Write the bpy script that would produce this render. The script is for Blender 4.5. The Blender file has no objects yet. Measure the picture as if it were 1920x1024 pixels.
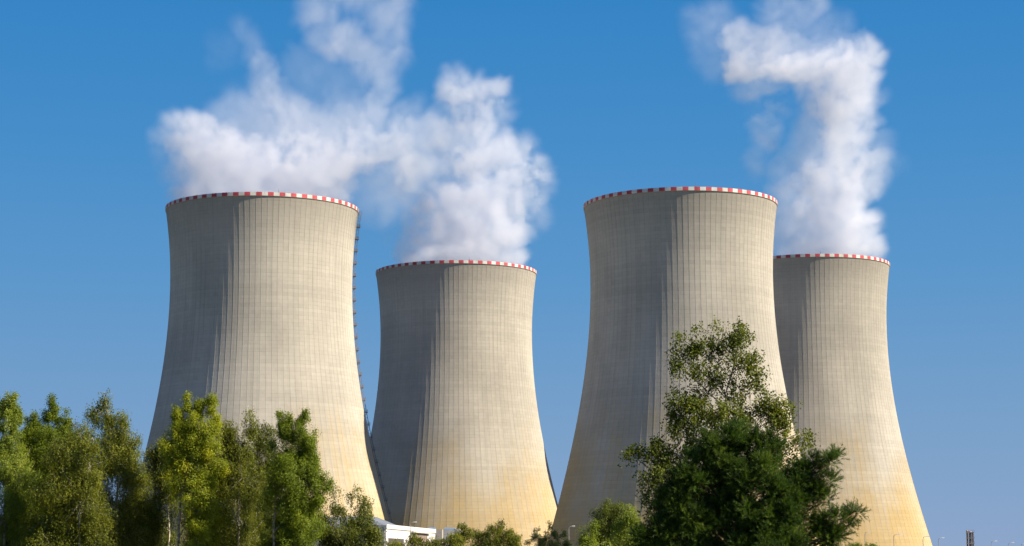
import bpy, math, random
import numpy as np
from mathutils import Vector, Matrix

S = bpy.context.scene
COL = S.collection
rng = np.random.default_rng(7)

# ------------------------------------------------------------------ camera
W, H = 1920.0, 1024.0
FPX, PITCH, CAMZ, ROLL = 3755.6, 0.1463, 8.64, 0.0055
cam = bpy.data.cameras.new('camera')
camo = bpy.data.objects.new('camera', cam)
COL.objects.link(camo)
cam.sensor_width = 36.0
cam.lens = 36.0 * FPX / W
cam.clip_start, cam.clip_end = 0.5, 30000
camo.matrix_world = (Matrix.Translation((0, 0, CAMZ)) @ Matrix.Rotation(math.pi / 2 + PITCH, 4, 'X')
                     @ Matrix.Rotation(-ROLL, 4, 'Z'))
S.camera = camo

# ------------------------------------------------------------------ sky, sun, exposure
SUN_EL, SUN_AZ = math.radians(40), math.radians(105.5)      # azimuth clockwise from +Y
wd = bpy.data.worlds.new('World')
S.world = wd
wd.use_nodes = True
wn, wl = wd.node_tree.nodes, wd.node_tree.links
wn.clear()
sky = wn.new('ShaderNodeTexSky')
sky.sky_type = 'NISHITA'
sky.sun_disc = False
sky.sun_elevation, sky.sun_rotation = SUN_EL, SUN_AZ
sky.air_density, sky.dust_density, sky.ozone_density = 0.6, 0.3, 6.0
tc = wn.new('ShaderNodeTexCoord')
sep = wn.new('ShaderNodeSeparateXYZ')
wl.new(tc.outputs['Generated'], sep.inputs[0])
ramp = wn.new('ShaderNodeValToRGB')                          # the clear band of air above the horizon
SKYK = 10.2
def skc(r, g, b): return (r * SKYK, g * SKYK, b * SKYK, 1)
cr = ramp.color_ramp
cr.elements[0].position = 0.0
cr.elements[0].color = skc(.265, .365, .56)
cr.elements[1].position = 0.30
cr.elements[1].color = skc(.028, .205, .52)
for p, c in ((0.06, (.192, .342, .555)), (0.14, (.105, .295, .565)), (0.21, (.060, .255, .555))):
    e = cr.elements.new(p); e.color = skc(*c)
wl.new(sep.outputs['Z'], ramp.inputs[0])
mr = wn.new('ShaderNodeMapRange')
mr.inputs['From Min'].default_value, mr.inputs['From Max'].default_value = 0.28, 0.6
mr.interpolation_type = 'SMOOTHSTEP'
wl.new(sep.outputs['Z'], mr.inputs['Value'])
mx = wn.new('ShaderNodeMix'); mx.data_type = 'RGBA'
wl.new(mr.outputs[0], mx.inputs[0]); wl.new(ramp.outputs[0], mx.inputs[6]); 
tn = wn.new('ShaderNodeMix'); tn.data_type = 'RGBA'; tn.blend_type = 'MULTIPLY'; tn.inputs[0].default_value = 1.0
tn.inputs[7].default_value = (.54, .95, 1.62, 1)
wl.new(sky.outputs[0], tn.inputs[6]); wl.new(tn.outputs[2], mx.inputs[7])
bg = wn.new('ShaderNodeBackground'); bg.inputs[1].default_value = 0.05
wo = wn.new('ShaderNodeOutputWorld')
wl.new(mx.outputs[2], bg.inputs[0]); wl.new(bg.outputs[0], wo.inputs[0])

sl = bpy.data.lights.new('sun', 'SUN')
sl.energy, sl.angle, sl.color = 5.0, math.radians(0.5), (1.0, 0.87, 0.68)
so = bpy.data.objects.new('sun', sl)
COL.objects.link(so)
sdir = Vector((math.sin(SUN_AZ) * math.cos(SUN_EL), math.cos(SUN_AZ) * math.cos(SUN_EL), math.sin(SUN_EL)))
so.rotation_euler = sdir.to_track_quat('Z', 'Y').to_euler()
so.location = (300, -100, 400)

S.view_settings.view_transform = 'Standard'
S.view_settings.look = 'None'
S.view_settings.exposure = 1.05
S.view_settings.gamma = 1.0
S.render.engine = 'CYCLES'
S.cycles.use_adaptive_sampling = True
S.cycles.adaptive_threshold = 0.015
S.cycles.max_bounces = 24
S.cycles.volume_bounces = 20
S.cycles.diffuse_bounces = 3
S.cycles.transmission_bounces = 4
S.cycles.transparent_max_bounces = 8
S.cycles.volume_step_rate = 2.0
S.cycles.volume_max_steps = 256
S.cycles.use_denoising = True

# ------------------------------------------------------------------ helpers
def at(px, py, d):
    """The place d metres in front of the camera that stands at a point of the photograph (1920 px wide)."""
    x, y = px - W / 2, H / 2 - py
    cr_, sr_ = math.cos(ROLL), math.sin(ROLL)
    x, y = cr_ * x + sr_ * y, -sr_ * x + cr_ * y
    c, s = math.cos(PITCH), math.sin(PITCH)
    ray = (x, FPX * c - y * s, FPX * s + y * c)
    k = d / ray[1]
    return Vector((ray[0] * k, d, CAMZ + ray[2] * k))

def ground_z(y):
    t = min(max((y - 40) / 420.0, 0), 1)
    return 6.9 * (1 - t * t * (3 - 2 * t))

def tag(o, label=None, cat=None, group=None, kind=None):
    if label: o['label'] = label
    if cat: o['category'] = cat
    if group: o['group'] = group
    if kind: o['kind'] = kind
    return o

def empty(name, loc):
    o = bpy.data.objects.new(name, None)
    o.empty_display_size = 1.0
    o.location = loc
    COL.objects.link(o)
    return o

def link(name, me, parent=None, loc=None):
    o = bpy.data.objects.new(name, me)
    COL.objects.link(o)
    if parent is not None: o.parent = parent
    if loc is not None: o.location = loc
    return o

def np_mesh(name, verts, faces, mats, smooth=False, matidx=None, attr=None):
    """faces: an (n,k) array of equal-sized polygons or a list of index lists"""
    me = bpy.data.meshes.new(name)
    verts = np.asarray(verts, dtype=np.float32)
    if isinstance(faces, np.ndarray):
        n, k = faces.shape
        me.vertices.add(len(verts)); me.vertices.foreach_set('co', verts.ravel())
        me.loops.add(n * k); me.loops.foreach_set('vertex_index', faces.astype(np.int32).ravel())
        me.polygons.add(n)
        me.polygons.foreach_set('loop_start', np.arange(0, n * k, k, dtype=np.int32))
        me.polygons.foreach_set('loop_total', np.full(n, k, dtype=np.int32))
    else:
        me.from_pydata([tuple(map(float, v)) for v in verts], [], [list(map(int, f)) for f in faces])
        n = len(faces)
    for m in (mats if isinstance(mats, (list, tuple)) else [mats]):
        me.materials.append(m)
    if matidx is not None: me.polygons.foreach_set('material_index', np.asarray(matidx, dtype=np.int32))
    me.polygons.foreach_set('use_smooth', np.full(n, bool(smooth)))
    if attr is not None:
        a = me.attributes.new('tint', 'FLOAT', 'FACE')
        a.data.foreach_set('value', np.asarray(attr, dtype=np.float32))
    me.update(calc_edges=True)
    return me

class MB:
    """collects boxes, bars, tubes and polygons for one mesh"""
    def __init__(self): self.v, self.f, self.m = [], [], []
    def add(self, vs, fs, m=0):
        b = len(self.v)
        self.v += [tuple(v) for v in vs]
        for f in fs: self.f.append([i + b for i in f]); self.m.append(m)
    def box(self, lo, hi, m=0, mat=None):
        x0, y0, z0 = lo; x1, y1, z1 = hi
        vs = [Vector(p) for p in ((x0,y0,z0),(x1,y0,z0),(x1,y1,z0),(x0,y1,z0),(x0,y0,z1),(x1,y0,z1),(x1,y1,z1),(x0,y1,z1))]
        if mat is not None: vs = [mat @ v for v in vs]
        self.add(vs, [(0,3,2,1),(4,5,6,7),(0,1,5,4),(1,2,6,5),(2,3,7,6),(3,0,4,7)], m)
    def tube(self, pts, rad, n=6, m=0):
        pts = [Vector(p) for p in pts]
        if not hasattr(rad, '__len__'): rad = [rad] * len(pts)
        vs, fs = [], []
        for i, p in enumerate(pts):
            t = (pts[min(i + 1, len(pts) - 1)] - pts[max(i - 1, 0)]).normalized()
            u = t.cross(Vector((0.31, 0.95, 0.05))).normalized(); w = t.cross(u)
            for k in range(n):
                a = 2 * math.pi * k / n
                vs.append(p + (u * math.cos(a) + w * math.sin(a)) * rad[i])
        for i in range(len(pts) - 1):
            for k in range(n):
                a, b = i * n + k, i * n + (k + 1) % n
                fs.append((a, b, b + n, a + n))
        fs.append(tuple(range(n))[::-1]); fs.append(tuple(range((len(pts) - 1) * n, len(pts) * n)))
        self.add(vs, fs, m)
    def build(self, name, mats, parent=None, smooth=False, loc=None):
        return link(name, np_mesh(name, self.v, self.f, mats, smooth, self.m), parent, loc)

def new_mat(name):
    m = bpy.data.materials.new(name)
    m.use_nodes = True
    nt = m.node_tree
    return m, nt.nodes, nt.links, nt.nodes['Principled BSDF']

def math_node(N, L, op, a, b=None, c=None):
    n = N.new('ShaderNodeMath'); n.operation = op
    for i, v in enumerate((a, b, c)):
        if v is None: continue
        if isinstance(v, (int, float)): n.inputs[i].default_value = v
        else: L.new(v, n.inputs[i])
    return n.outputs[0]

def noise(N, L, vec, scale, detail=4, rough=0.55, dist=0.0):
    n = N.new('ShaderNodeTexNoise')
    n.inputs['Scale'].default_value = scale; n.inputs['Detail'].default_value = detail
    n.inputs['Roughness'].default_value = rough; n.inputs['Distortion'].default_value = dist
    if vec is not None: L.new(vec, n.inputs['Vector'])
    return n.outputs[0]

def mixc(N, L, f, a, b, mode='MIX'):
    n = N.new('ShaderNodeMix'); n.data_type = 'RGBA'; n.blend_type = mode
    for i, v in ((0, f), (6, a), (7, b)):
        if isinstance(v, (int, float)): n.inputs[i].default_value = v
        elif isinstance(v, tuple): n.inputs[i].default_value = (*v, 1) if len(v) == 3 else v
        else: L.new(v, n.inputs[i])
    return n.outputs[2]

def maprange(N, L, v, a, b, c=0.0, d=1.0):
    n = N.new('ShaderNodeMapRange'); n.interpolation_type = 'SMOOTHSTEP'
    L.new(v, n.inputs['Value'])
    for k, x in zip(('From Min', 'From Max', 'To Min', 'To Max'), (a, b, c, d)): n.inputs[k].default_value = x
    return n.outputs[0]

def plain(name, col, rough=0.6, var=0.12, scale=1.5, metal=0.0):
    m, N, L, P = new_mat(name)
    t = N.new('ShaderNodeTexCoord').outputs['Object']
    f = noise(N, L, t, scale, 5)
    a = tuple(c * (1 - var) for c in col); b = tuple(min(1, c * (1 + var)) for c in col)
    L.new(mixc(N, L, maprange(N, L, f, .3, .7), a, b), P.inputs['Base Color'])
    P.inputs['Roughness'].default_value = rough; P.inputs['Metallic'].default_value = metal
    return m

# ------------------------------------------------------------------ materials
NB = 108                                                     # ribs round a tower
LIFT = 1.5                                                   # height of one pour of concrete
def concrete_material():
    m, N, L, P = new_mat('tower_concrete')
    t = N.new('ShaderNodeTexCoord').outputs['Object']
    sp = N.new('ShaderNodeSeparateXYZ'); L.new(t, sp.inputs[0])
    x, y, z = sp.outputs
    ang = math_node(N, L, 'ARCTAN2', y, x)
    bay = math_node(N, L, 'MULTIPLY', ang, NB / (2 * math.pi))
    lift = math_node(N, L, 'DIVIDE', z, LIFT)
    info = N.new('ShaderNodeObjectInfo').outputs['Random']
    rnd = math_node(N, L, 'MULTIPLY', info, 57.0)
    # every tower its own pattern
    def comb(a, b, c):
        n = N.new('ShaderNodeCombineXYZ')
        for i, v in enumerate((a, b, c)):
            if isinstance(v, (int, float)): n.inputs[i].default_value = v
            else: L.new(v, n.inputs[i])
        return n.outputs[0]
    wn_ = N.new('ShaderNodeTexWhiteNoise'); wn_.noise_dimensions = '3D'
    L.new(comb(math_node(N, L, 'FLOOR', bay), math_node(N, L, 'FLOOR', lift), rnd), wn_.inputs['Vector'])
    panel = wn_.outputs['Value']
    wn2 = N.new('ShaderNodeTexWhiteNoise'); wn2.noise_dimensions = '2D'
    L.new(comb(math_node(N, L, 'FLOOR', lift), rnd, 0), wn2.inputs['Vector'])
    ring = wn2.outputs['Value']
    cosv, sinv = math_node(N, L, 'COSINE', ang), math_node(N, L, 'SINE', ang)
    streak = noise(N, L, comb(math_node(N, L, 'MULTIPLY', cosv, 40.0), math_node(N, L, 'MULTIPLY', sinv, 40.0),
                              math_node(N, L, 'MULTIPLY_ADD', z, 0.02, rnd)), 0.6, 5, 0.6)
    blotch = noise(N, L, comb(math_node(N, L, 'ADD', x, rnd), y, math_node(N, L, 'MULTIPLY', z, 0.7)), 0.035, 5, 0.6)
    grain = noise(N, L, t, 0.7, 6, 0.65)
    fr = math_node(N, L, 'FRACT', lift)
    line = math_node(N, L, 'LESS_THAN', fr, 0.10)
    lstr = math_node(N, L, 'MULTIPLY', line, maprange(N, L, noise(N, L, comb(math_node(N, L, 'MULTIPLY', bay, 0.35), math_node(N, L, 'FLOOR', lift), rnd), 1.0, 3), .35, .7, .04, .30))
    col = mixc(N, L, maprange(N, L, blotch, .32, .68), (.42, .398, .345), (.525, .497, .43))
    col = mixc(N, L, math_node(N, L, 'MULTIPLY', maprange(N, L, streak, .45, .72), 0.20), col, (.26, .25, .225))
    run = noise(N, L, comb(math_node(N, L, 'MULTIPLY', cosv, 60.0), math_node(N, L, 'MULTIPLY', sinv, 60.0),
                           math_node(N, L, 'MULTIPLY_ADD', z, 0.015, math_node(N, L, 'MULTIPLY', rnd, 1.7))), 1.1, 4, 0.6)
    runm = math_node(N, L, 'MULTIPLY', maprange(N, L, run, .52, .70), maprange(N, L, noise(N, L, comb(x, math_node(N, L, 'ADD', y, rnd), math_node(N, L, 'MULTIPLY', z, .6)), .03, 3), .48, .66, 0, .42))
    col = mixc(N, L, runm, col, (.21, .198, .178))           # dirty water runs
    col = mixc(N, L, math_node(N, L, 'MULTIPLY', math_node(N, L, 'GREATER_THAN', panel, .985), .16), col, (.22, .21, .19))   # patched panels
    # warm light cast on the lower shell, put into the colour as patchy ochre
    low = math_node(N, L, 'ADD', z, math_node(N, L, 'MULTIPLY', math_node(N, L, 'ADD', math_node(N, L, 'SUBTRACT', streak, 0.5), math_node(N, L, 'MULTIPLY', math_node(N, L, 'SUBTRACT', blotch, 0.5), 2.0)), 45.0))
    col = mixc(N, L, maprange(N, L, low, 75.0, 12.0, 0.0, 0.75), col, (.53, .375, .125))
    # blotchy darker tone towards the rim
    col = mixc(N, L, math_node(N, L, 'MULTIPLY', maprange(N, L, math_node(N, L, 'ADD', z, math_node(N, L, 'MULTIPLY', blotch, 26.0)), 148.0, 166.0), 0.30), col, (.22, .205, .18))
    def vary(c, v, lo, hi):
        return mixc(N, L, 1.0, c, mixc(N, L, v, (lo,) * 3, (hi,) * 3), 'MULTIPLY')
    col = vary(col, panel, .975, 1.025)
    col = vary(col, ring, .96, 1.03)
    col = vary(col, grain, .91, 1.08)
    col = mixc(N, L, lstr, col, (.16, .145, .13))
    fb = math_node(N, L, 'ABSOLUTE', math_node(N, L, 'SUBTRACT', math_node(N, L, 'FRACT', bay), 0.5))   # joint beside each rib
    jn = math_node(N, L, 'MULTIPLY', maprange(N, L, fb, .462, .482), maprange(N, L, streak, .3, .7, .03, .15))
    col = mixc(N, L, jn, col, (.17, .15, .13))
    L.new(col, P.inputs['Base Color'])
    P.inputs['Roughness'].default_value = 0.9
    P.inputs['Diffuse Roughness'].default_value = 0.6
    P.inputs['Specular IOR Level'].default_value = 0.2
    b = N.new('ShaderNodeBump'); b.inputs['Strength'].default_value = 0.35; b.inputs['Distance'].default_value = 0.15
    L.new(grain, b.inputs['Height']); L.new(b.outputs[0], P.inputs['Normal'])
    return m

CONC = concrete_material()
RED = plain('rim_red_paint', (.40, .05, .065), .7, .3, .25)
WHITE = plain('rim_white_paint', (.52, .505, .475), .7, .22, .25)
STEEL = plain('galvanised_steel', (.22, .21, .21), .5, .2, 2.0, .3)
RUST = plain('rust_red_steel', (.20, .13, .11), .7, .25, 2.0)

# ------------------------------------------------------------------ ground
def build_ground():
    m, N, L, P = new_mat('dry_meadow')
    t = N.new('ShaderNodeTexCoord').outputs['Object']
    a = noise(N, L, t, .02, 6, .6); b = noise(N, L, t, .8, 5, .7)
    c = mixc(N, L, maprange(N, L, a, .35, .65), (.12, .105, .05), (.06, .08, .025))
    c = mixc(N, L, maprange(N, L, b, .35, .75, 0, .5), c, (.17, .14, .075))
    L.new(c, P.inputs['Base Color']); P.inputs['Roughness'].default_value = .95
    xs = np.concatenate([np.linspace(-9000, -400, 12), np.linspace(-300, 300, 25), np.linspace(400, 9000, 12)])
    ys = np.concatenate([np.linspace(-9000, -60, 10), np.linspace(0, 480, 41), np.linspace(560, 12000, 24)])
    v = [(x, y, ground_z(y) + (.25 * math.sin(x * .05) * math.cos(y * .043) if 0 < y < 480 and abs(x) < 301 else 0)) for y in ys for x in xs]
    nx = len(xs)
    f = np.array([(j * nx + i, j * nx + i + 1, (j + 1) * nx + i + 1, (j + 1) * nx + i) for j in range(len(ys) - 1) for i in range(nx - 1)])
    tag(link('ground', np_mesh('ground', v, f, m, True)), kind='structure')
build_ground()

# ------------------------------------------------------------------ cooling towers
TH, RT, ZT, BU, BL = 154.8, 37.11, 122.95, 84.82, 95.02
def rad(z):
    b = BU if z > ZT else BL
    return RT * math.sqrt(1 + ((z - ZT) / b) ** 2)
SHELL_Z0, BAND_Z0 = 9.0, 153.25

def shell_mesh():
    zs = np.concatenate([np.linspace(SHELL_Z0, 30, 9), np.linspace(33, BAND_Z0, 60)])
    # outline of one bay: flat of the panel, then the rib standing proud of it
    w = 2 * math.pi / NB
    rw = 0.075 / 42.0
    offs = [(-rw, 0), (-rw * .96, .042), (rw * .96, .042), (rw, 0)]
    angs = np.array([k * w + o for k in range(NB) for o, _ in offs])
    prot = np.array([p for k in range(NB) for _, p in offs])
    n = len(angs)
    V = []
    for z in zs:
        r = rad(z) + prot * (0.75 + 0.25 * (z / TH))
        V.append(np.stack([r * np.cos(angs), r * np.sin(angs), np.full(n, z)], 1))
    # the inside face of the wall
    for z in zs:
        r = rad(z) - (.25 + .9 * max(0, 1 - z / 45))
        V.append(np.stack([r * np.cos(angs), r * np.sin(angs), np.full(n, z)], 1))
    V = np.concatenate(V)
    m = len(zs); idx = np.arange(n); nx = (idx + 1) % n
    F = []
    for j in range(m - 1):
        F.append(np.stack([j*n + idx, j*n + nx, (j+1)*n + nx, (j+1)*n + idx], 1))
        b = m * n
        F.append(np.stack([b + j*n + nx, b + j*n + idx, b + (j+1)*n + idx, b + (j+1)*n + nx], 1))
    b = m * n
    F.append(np.stack([nx, idx, b + idx, b + nx], 1))
    F.append(np.stack([(m-1)*n + idx, (m-1)*n + nx, b + (m-1)*n + nx, b + (m-1)*n + idx], 1))
    return np_mesh('shell', V, np.concatenate(F), CONC)

def band_mesh():
    sub = 3
    n = NB * sub
    a = np.arange(n) * 2 * math.pi / n
    r = rad(TH)
    prof = [(r + .02, BAND_Z0 - .02), (r + .06, BAND_Z0 + .10), (r + .06, TH), (r - .55, TH), (r - .55, BAND_Z0 - .02)]
    V = np.concatenate([np.stack([q * np.cos(a), q * np.sin(a), np.full(n, z)], 1) for q, z in prof])
    F, M = [], []
    k = len(prof)
    for j in range(k):
        for i in range(n):
            i2, j2 = (i + 1) % n, (j + 1) % k
            F.append((j*n + i, j*n + i2, j2*n + i2, j2*n + i)); M.append(((i // sub) % 2) if j in (1, 2) else 2)
    return np_mesh('rim_band', V, np.array(F), [RED, WHITE, CONC], False, M)

def columns_mesh():
    mb = MB()
    n = 56
    r0, r1 = rad(0) + 3.0, rad(SHELL_Z0) - .5
    for k in range(n):
        for s in (-.5, .5):
            a0 = 2 * math.pi * k / n; a1 = 2 * math.pi * (k + s) / n
            mb.tube([(r0 * math.cos(a0), r0 * math.sin(a0), -3), (r1 * math.cos(a1), r1 * math.sin(a1), SHELL_Z0 + .3)], .45, 8)
    return np_mesh('support_columns', mb.v, mb.f, CONC, False, mb.m)

SHELL, BAND, COLS = shell_mesh(), band_mesh(), columns_mesh()
def rod_mesh():
    mb = MB()
    mb.tube([(0, 0, 0), (0, 0, 1.4)], [.09, .05], 6); mb.box((-.18, -.18, .0), (.18, .18, .28))
    return np_mesh('lightning_rod', mb.v, mb.f, STEEL, False, mb.m)
ROD = rod_mesh()

TOWERS = [(-102.99, 816.00, 1.18, 'front left cooling tower, striped rim, ladder down its right edge'),
          (-27.51, 978.00, -1.56, 'second cooling tower from the left, shorter looking, standing between the two big front ones'),
          (69.19, 810.00, 1.12, 'front right cooling tower partly covered by the birch and pine, no steam of its own'),
          (145.11, 972.00, -0.36, 'rear right cooling tower half hidden behind the tower with the birch before it')]
tower_objs = []
for i, (x, y, z, lab) in enumerate(TOWERS):
    t = tag(empty('cooling_tower', (x, y, z)), lab, 'cooling tower', 'concrete cooling towers with red and white rims')
    sh = link('shell', SHELL, t); link('rim_band', BAND, t); link('support_columns', COLS, t)
    sh.pass_index = i
    face = math.atan2(-y, -x)
    for q in range(4):
        a = face + math.radians(9 + 90 * q) * 1.0
        r = rad(TH) - .1
        link('lightning_rod', ROD, t, (r * math.cos(a), r * math.sin(a), TH))
    tower_objs.append(t)

def ladder(t, ang):
    def P(z, out, side=0.0):
        r = rad(z) + out
        return Vector((r * math.cos(ang) - side * math.sin(ang), r * math.sin(ang) + side * math.cos(ang), z))
    zs = list(np.arange(4, TH + 1.0, 2.4))
    mb = MB()
    for s in (-.3, .3): mb.tube([P(z, .55, s) for z in zs], .06, 5)
    for s, o in ((-.38, 1.25), (.38, 1.25), (0, 1.4)): mb.tube([P(z, o, s) for z in zs], .045, 5)
    for z in np.arange(4, TH, .6): mb.tube([P(z, .55, -.3), P(z, .55, .3)], .03, 4)
    for z in np.arange(4, TH, 1.3):
        mb.tube([P(z, .55, -.3), P(z, 1.25, -.38), P(z, 1.4, 0), P(z, 1.25, .38), P(z, .55, .3)], .03, 4)
    lad = mb.build('access_ladder', STEEL, t)
    z = 148.4
    while z > 6:
        mb = MB()
        R = Matrix(((math.cos(ang), -math.sin(ang), 0, 0), (math.sin(ang), math.cos(ang), 0, 0), (0, 0, 1, z), (0, 0, 0, 1)))
        r = rad(z)
        mb.box((r - .1, -1.1, -.09), (r + 1.75, 1.1, .09), 0, R)
        for dx in (.9, 1.7):
            for s in (-1.05, 1.05):
                mb.box((r + dx - .04, s - .04, .09), (r + dx + .04, s + .04, 1.1), 1, R)
        for zz in (.6, 1.1):
            for s in (-1.05, 1.05): mb.box((r + .2, s - .03, zz - .03), (r + 1.74, s + .03, zz + .03), 1, R)
            mb.box((r + 1.67, -1.02, zz - .03), (r + 1.73, 1.02, zz + .03), 1, R)
        mb.tube([R @ Vector((r, 0, -1.3)), R @ Vector((r + 1.5, 0, -.1))], .05, 4)
        mb.build('platform', [RUST, STEEL], lad)
        z -= 5.15
# direction of the right-hand outline of the front left tower as seen from the path
LADDER_ANG = math.atan2(-817.73, 103.21) + math.radians(93.5)
ladder(tower_objs[0], LADDER_ANG)

# ------------------------------------------------------------------ hall, sheds, flue stacks, street lamps
def cladding(name, col, step, var=.05):
    m, N, L, P = new_mat(name)
    t = N.new('ShaderNodeTexCoord').outputs['Object']
    sp = N.new('ShaderNodeSeparateXYZ'); L.new(t, sp.inputs[0])
    f = math_node(N, L, 'FRACT', math_node(N, L, 'DIVIDE', sp.outputs[2], step))
    ln = math_node(N, L, 'MULTIPLY', math_node(N, L, 'LESS_THAN', f, .10), .35)
    g = noise(N, L, t, .35, 5, .6)
    c = mixc(N, L, maprange(N, L, g, .3, .7), tuple(v * (1 - var) for v in col), tuple(v * (1 + var) for v in col))
    L.new(mixc(N, L, ln, c, tuple(v * .45 for v in col)), P.inputs['Base Color'])
    P.inputs['Roughness'].default_value = .6
    return m
CLAD = cladding('white_cladding', (.62, .59, .57), 2.4)
GREYC = cladding('grey_cladding', (.34, .34, .35), 2.4)
ROOFM = plain('grey_metal_roof', (.15, .17, .20), .5, .08, .3)
BLUEM = plain('blue_metal_roof', (.12, .20, .30), .45, .1, .3)
DOORM = cladding('brown_door', (.22, .17, .14), 1.1)
DARKM = plain('recess_shade', (.06, .055, .055), .8)  # flat panel at the doorway, shade of the recess put into its colour

def quad_box(p0, p1, away, z0, z1):
    """corner points of an upright block whose near face runs p0 -> p1; away is the horizontal vector to its back face"""
    p0, p1, away = Vector((p0[0], p0[1], 0)), Vector((p1[0], p1[1], 0)), Vector((away[0], away[1], 0))
    b = [p0, p1, p1 + away, p0 + away]
    return [Vector((q.x, q.y, z0)) for q in b] + [Vector((q.x, q.y, z1)) for q in b]
BF = [(0, 3, 2, 1), (4, 5, 6, 7), (0, 1, 5, 4), (1, 2, 6, 5), (2, 3, 7, 6), (3, 0, 4, 7)]

A0 = at(724, 985, 560); ztop = A0.z
B0 = at(816, 994, 560); k = (ztop - CAMZ) / (B0.z - CAMZ); B0 = at(816, 994, 560 * k)     # same wall height, farther off
hall = tag(empty('industrial_hall', (A0.x, A0.y, 0)), 'white clad industrial hall with grey hipped roof below the second tower', 'building')
o = Vector((A0.x, A0.y, 0))
dirw = Vector((B0.x - A0.x, B0.y - A0.y, 0)); lw = dirw.length; dirw.normalize()
nrm = Vector((dirw.y, -dirw.x, 0))                            # out of the sunny long wall
if nrm.x < 0: nrm = -nrm
mb = MB(); mb.add([p - o for p in quad_box(A0, B0, -nrm * 34, -3, ztop)], BF)
mb.build('wall', CLAD, hall)
mb = MB()                                                     # cornice
mb.add([p - o for p in quad_box(A0 + nrm * .25 - dirw * .25, B0 + nrm * .25, -nrm * .24, ztop - .9, ztop + .25)], BF)
mb.build('cornice', plain('white_flashing', (.70, .68, .66), .5, .05), hall)
# lining over the hall's near end; the wall's shade is put into its grey
mb = MB(); mb.add([p - o for p in quad_box(A0 - dirw * .12 - nrm * .5, A0 - dirw * .12 - nrm * 34, dirw * .1, -3, ztop - .3)], BF)
mb.build('end_wall_shade', GREYC, hall)
# hipped roof over the front part
ra = A0 - nrm * .3 - dirw * .1; rb = A0 - nrm * .3 + dirw * 21; w_ = 17.0
base = [ra, rb, rb - nrm * 2 * w_, ra - nrm * 2 * w_]
ridge = [ra - nrm * 6.5 + dirw * 5.5, rb - nrm * 6.5 + dirw * -1.5, rb - nrm * (2 * w_ - 6.5) - dirw * 1.5, ra - nrm * (2 * w_ - 6.5) + dirw * 5.5]
vs = [Vector((p.x, p.y, ztop + .02)) - o for p in base] + [Vector((p.x, p.y, ztop + h)) - o for p, h in zip(ridge, (2.6, 2.8, 2.8, 2.6))]
mb = MB(); mb.add(vs, BF); mb.build('roof', ROOFM, hall)
def on_wall(s, z): return A0 + dirw * s - Vector((0, 0, A0.z - z))
def wall_s(px):
    r = at(px, 1000, 560) - Vector((0, 0, 0)); # where the sight line meets the long wall
    dx, dy = r.x, r.y
    t = (A0.x * dirw.y - A0.y * dirw.x) / (dx * dirw.y - dy * dirw.x)
    return (Vector((dx * t, dy * t, 0)) - Vector((A0.x, A0.y, 0))).dot(dirw)
def wall_patch(name, x0, x1, y0, y1, mat, out=.06, parent=hall):
    s0, s1 = wall_s(x0), wall_s(x1); d = (A0 + dirw * (s0 + s1) / 2).y
    zt, zb = at(x0, y0, d).z, at(x0, y1, d).z
    mb = MB(); mb.add([p - o for p in quad_box(A0 + dirw * s0 + nrm * out, A0 + dirw * s1 + nrm * out, -nrm * (out - .003), zb, zt)], BF)
    return mb.build(name, mat, parent)
wall_patch('doorway', 728, 757, 1010, 1034, DARKM)
gate = wall_patch('gate', 773, 801, 1000.3, 1034, DOORM)
wall_patch('lintel', 771, 804, 998, 1000, CLAD, .8)
wall_patch('downpipe', 769.2, 770.0, 988.5, 1034, CLAD, .25)

def shed(label, p0, p1, D, ytop, back, roofm, wallm, gable=None):
    a, b = at(p0, ytop, D), at(p1, ytop, D)
    r = tag(empty('shed', (a.x, a.y, 0)), label, 'building')
    oo = Vector((a.x, a.y, 0))
    mb = MB(); mb.add([p - oo for p in quad_box(a, b, Vector((0, back, 0)), -3, a.z)], BF); mb.build('wall', wallm, r)
    g0, g1, gh = gable
    q0, q1 = at(g0, ytop, D), at(g1, ytop, D); z = a.z + .01
    top = at(g0 + 3, ytop - gh, D).z
    V = [Vector((q0.x, q0.y + .2, z)), Vector((q1.x, q1.y + .2, z)), Vector((q1.x, q1.y + 9, z)), Vector((q0.x, q0.y + 9, z)),
         Vector((q0.x + .35, q0.y + 2.2, top)), Vector((q1.x - .1, q1.y + 2.2, top - .15)), Vector((q1.x - .1, q1.y + 7, top - .15)), Vector((q0.x + .35, q0.y + 7, top))]
    mb = MB(); mb.add([v - oo for v in V], BF); mb.build('roof', roofm, r)
shed('low grey shed with a small blue roof, right of the white hall', 831, 862, 640, 992.3, 14, BLUEM, GREYC, (832, 853, 3.6))
shed('concrete pump house with blue ridge vent tucked behind the right end of the white hall', 800, 829, 668, 992.8, 12, BLUEM, plain('pump_house_concrete', (.36, .33, .28), .9), (802, 816, 4.6))

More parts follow.
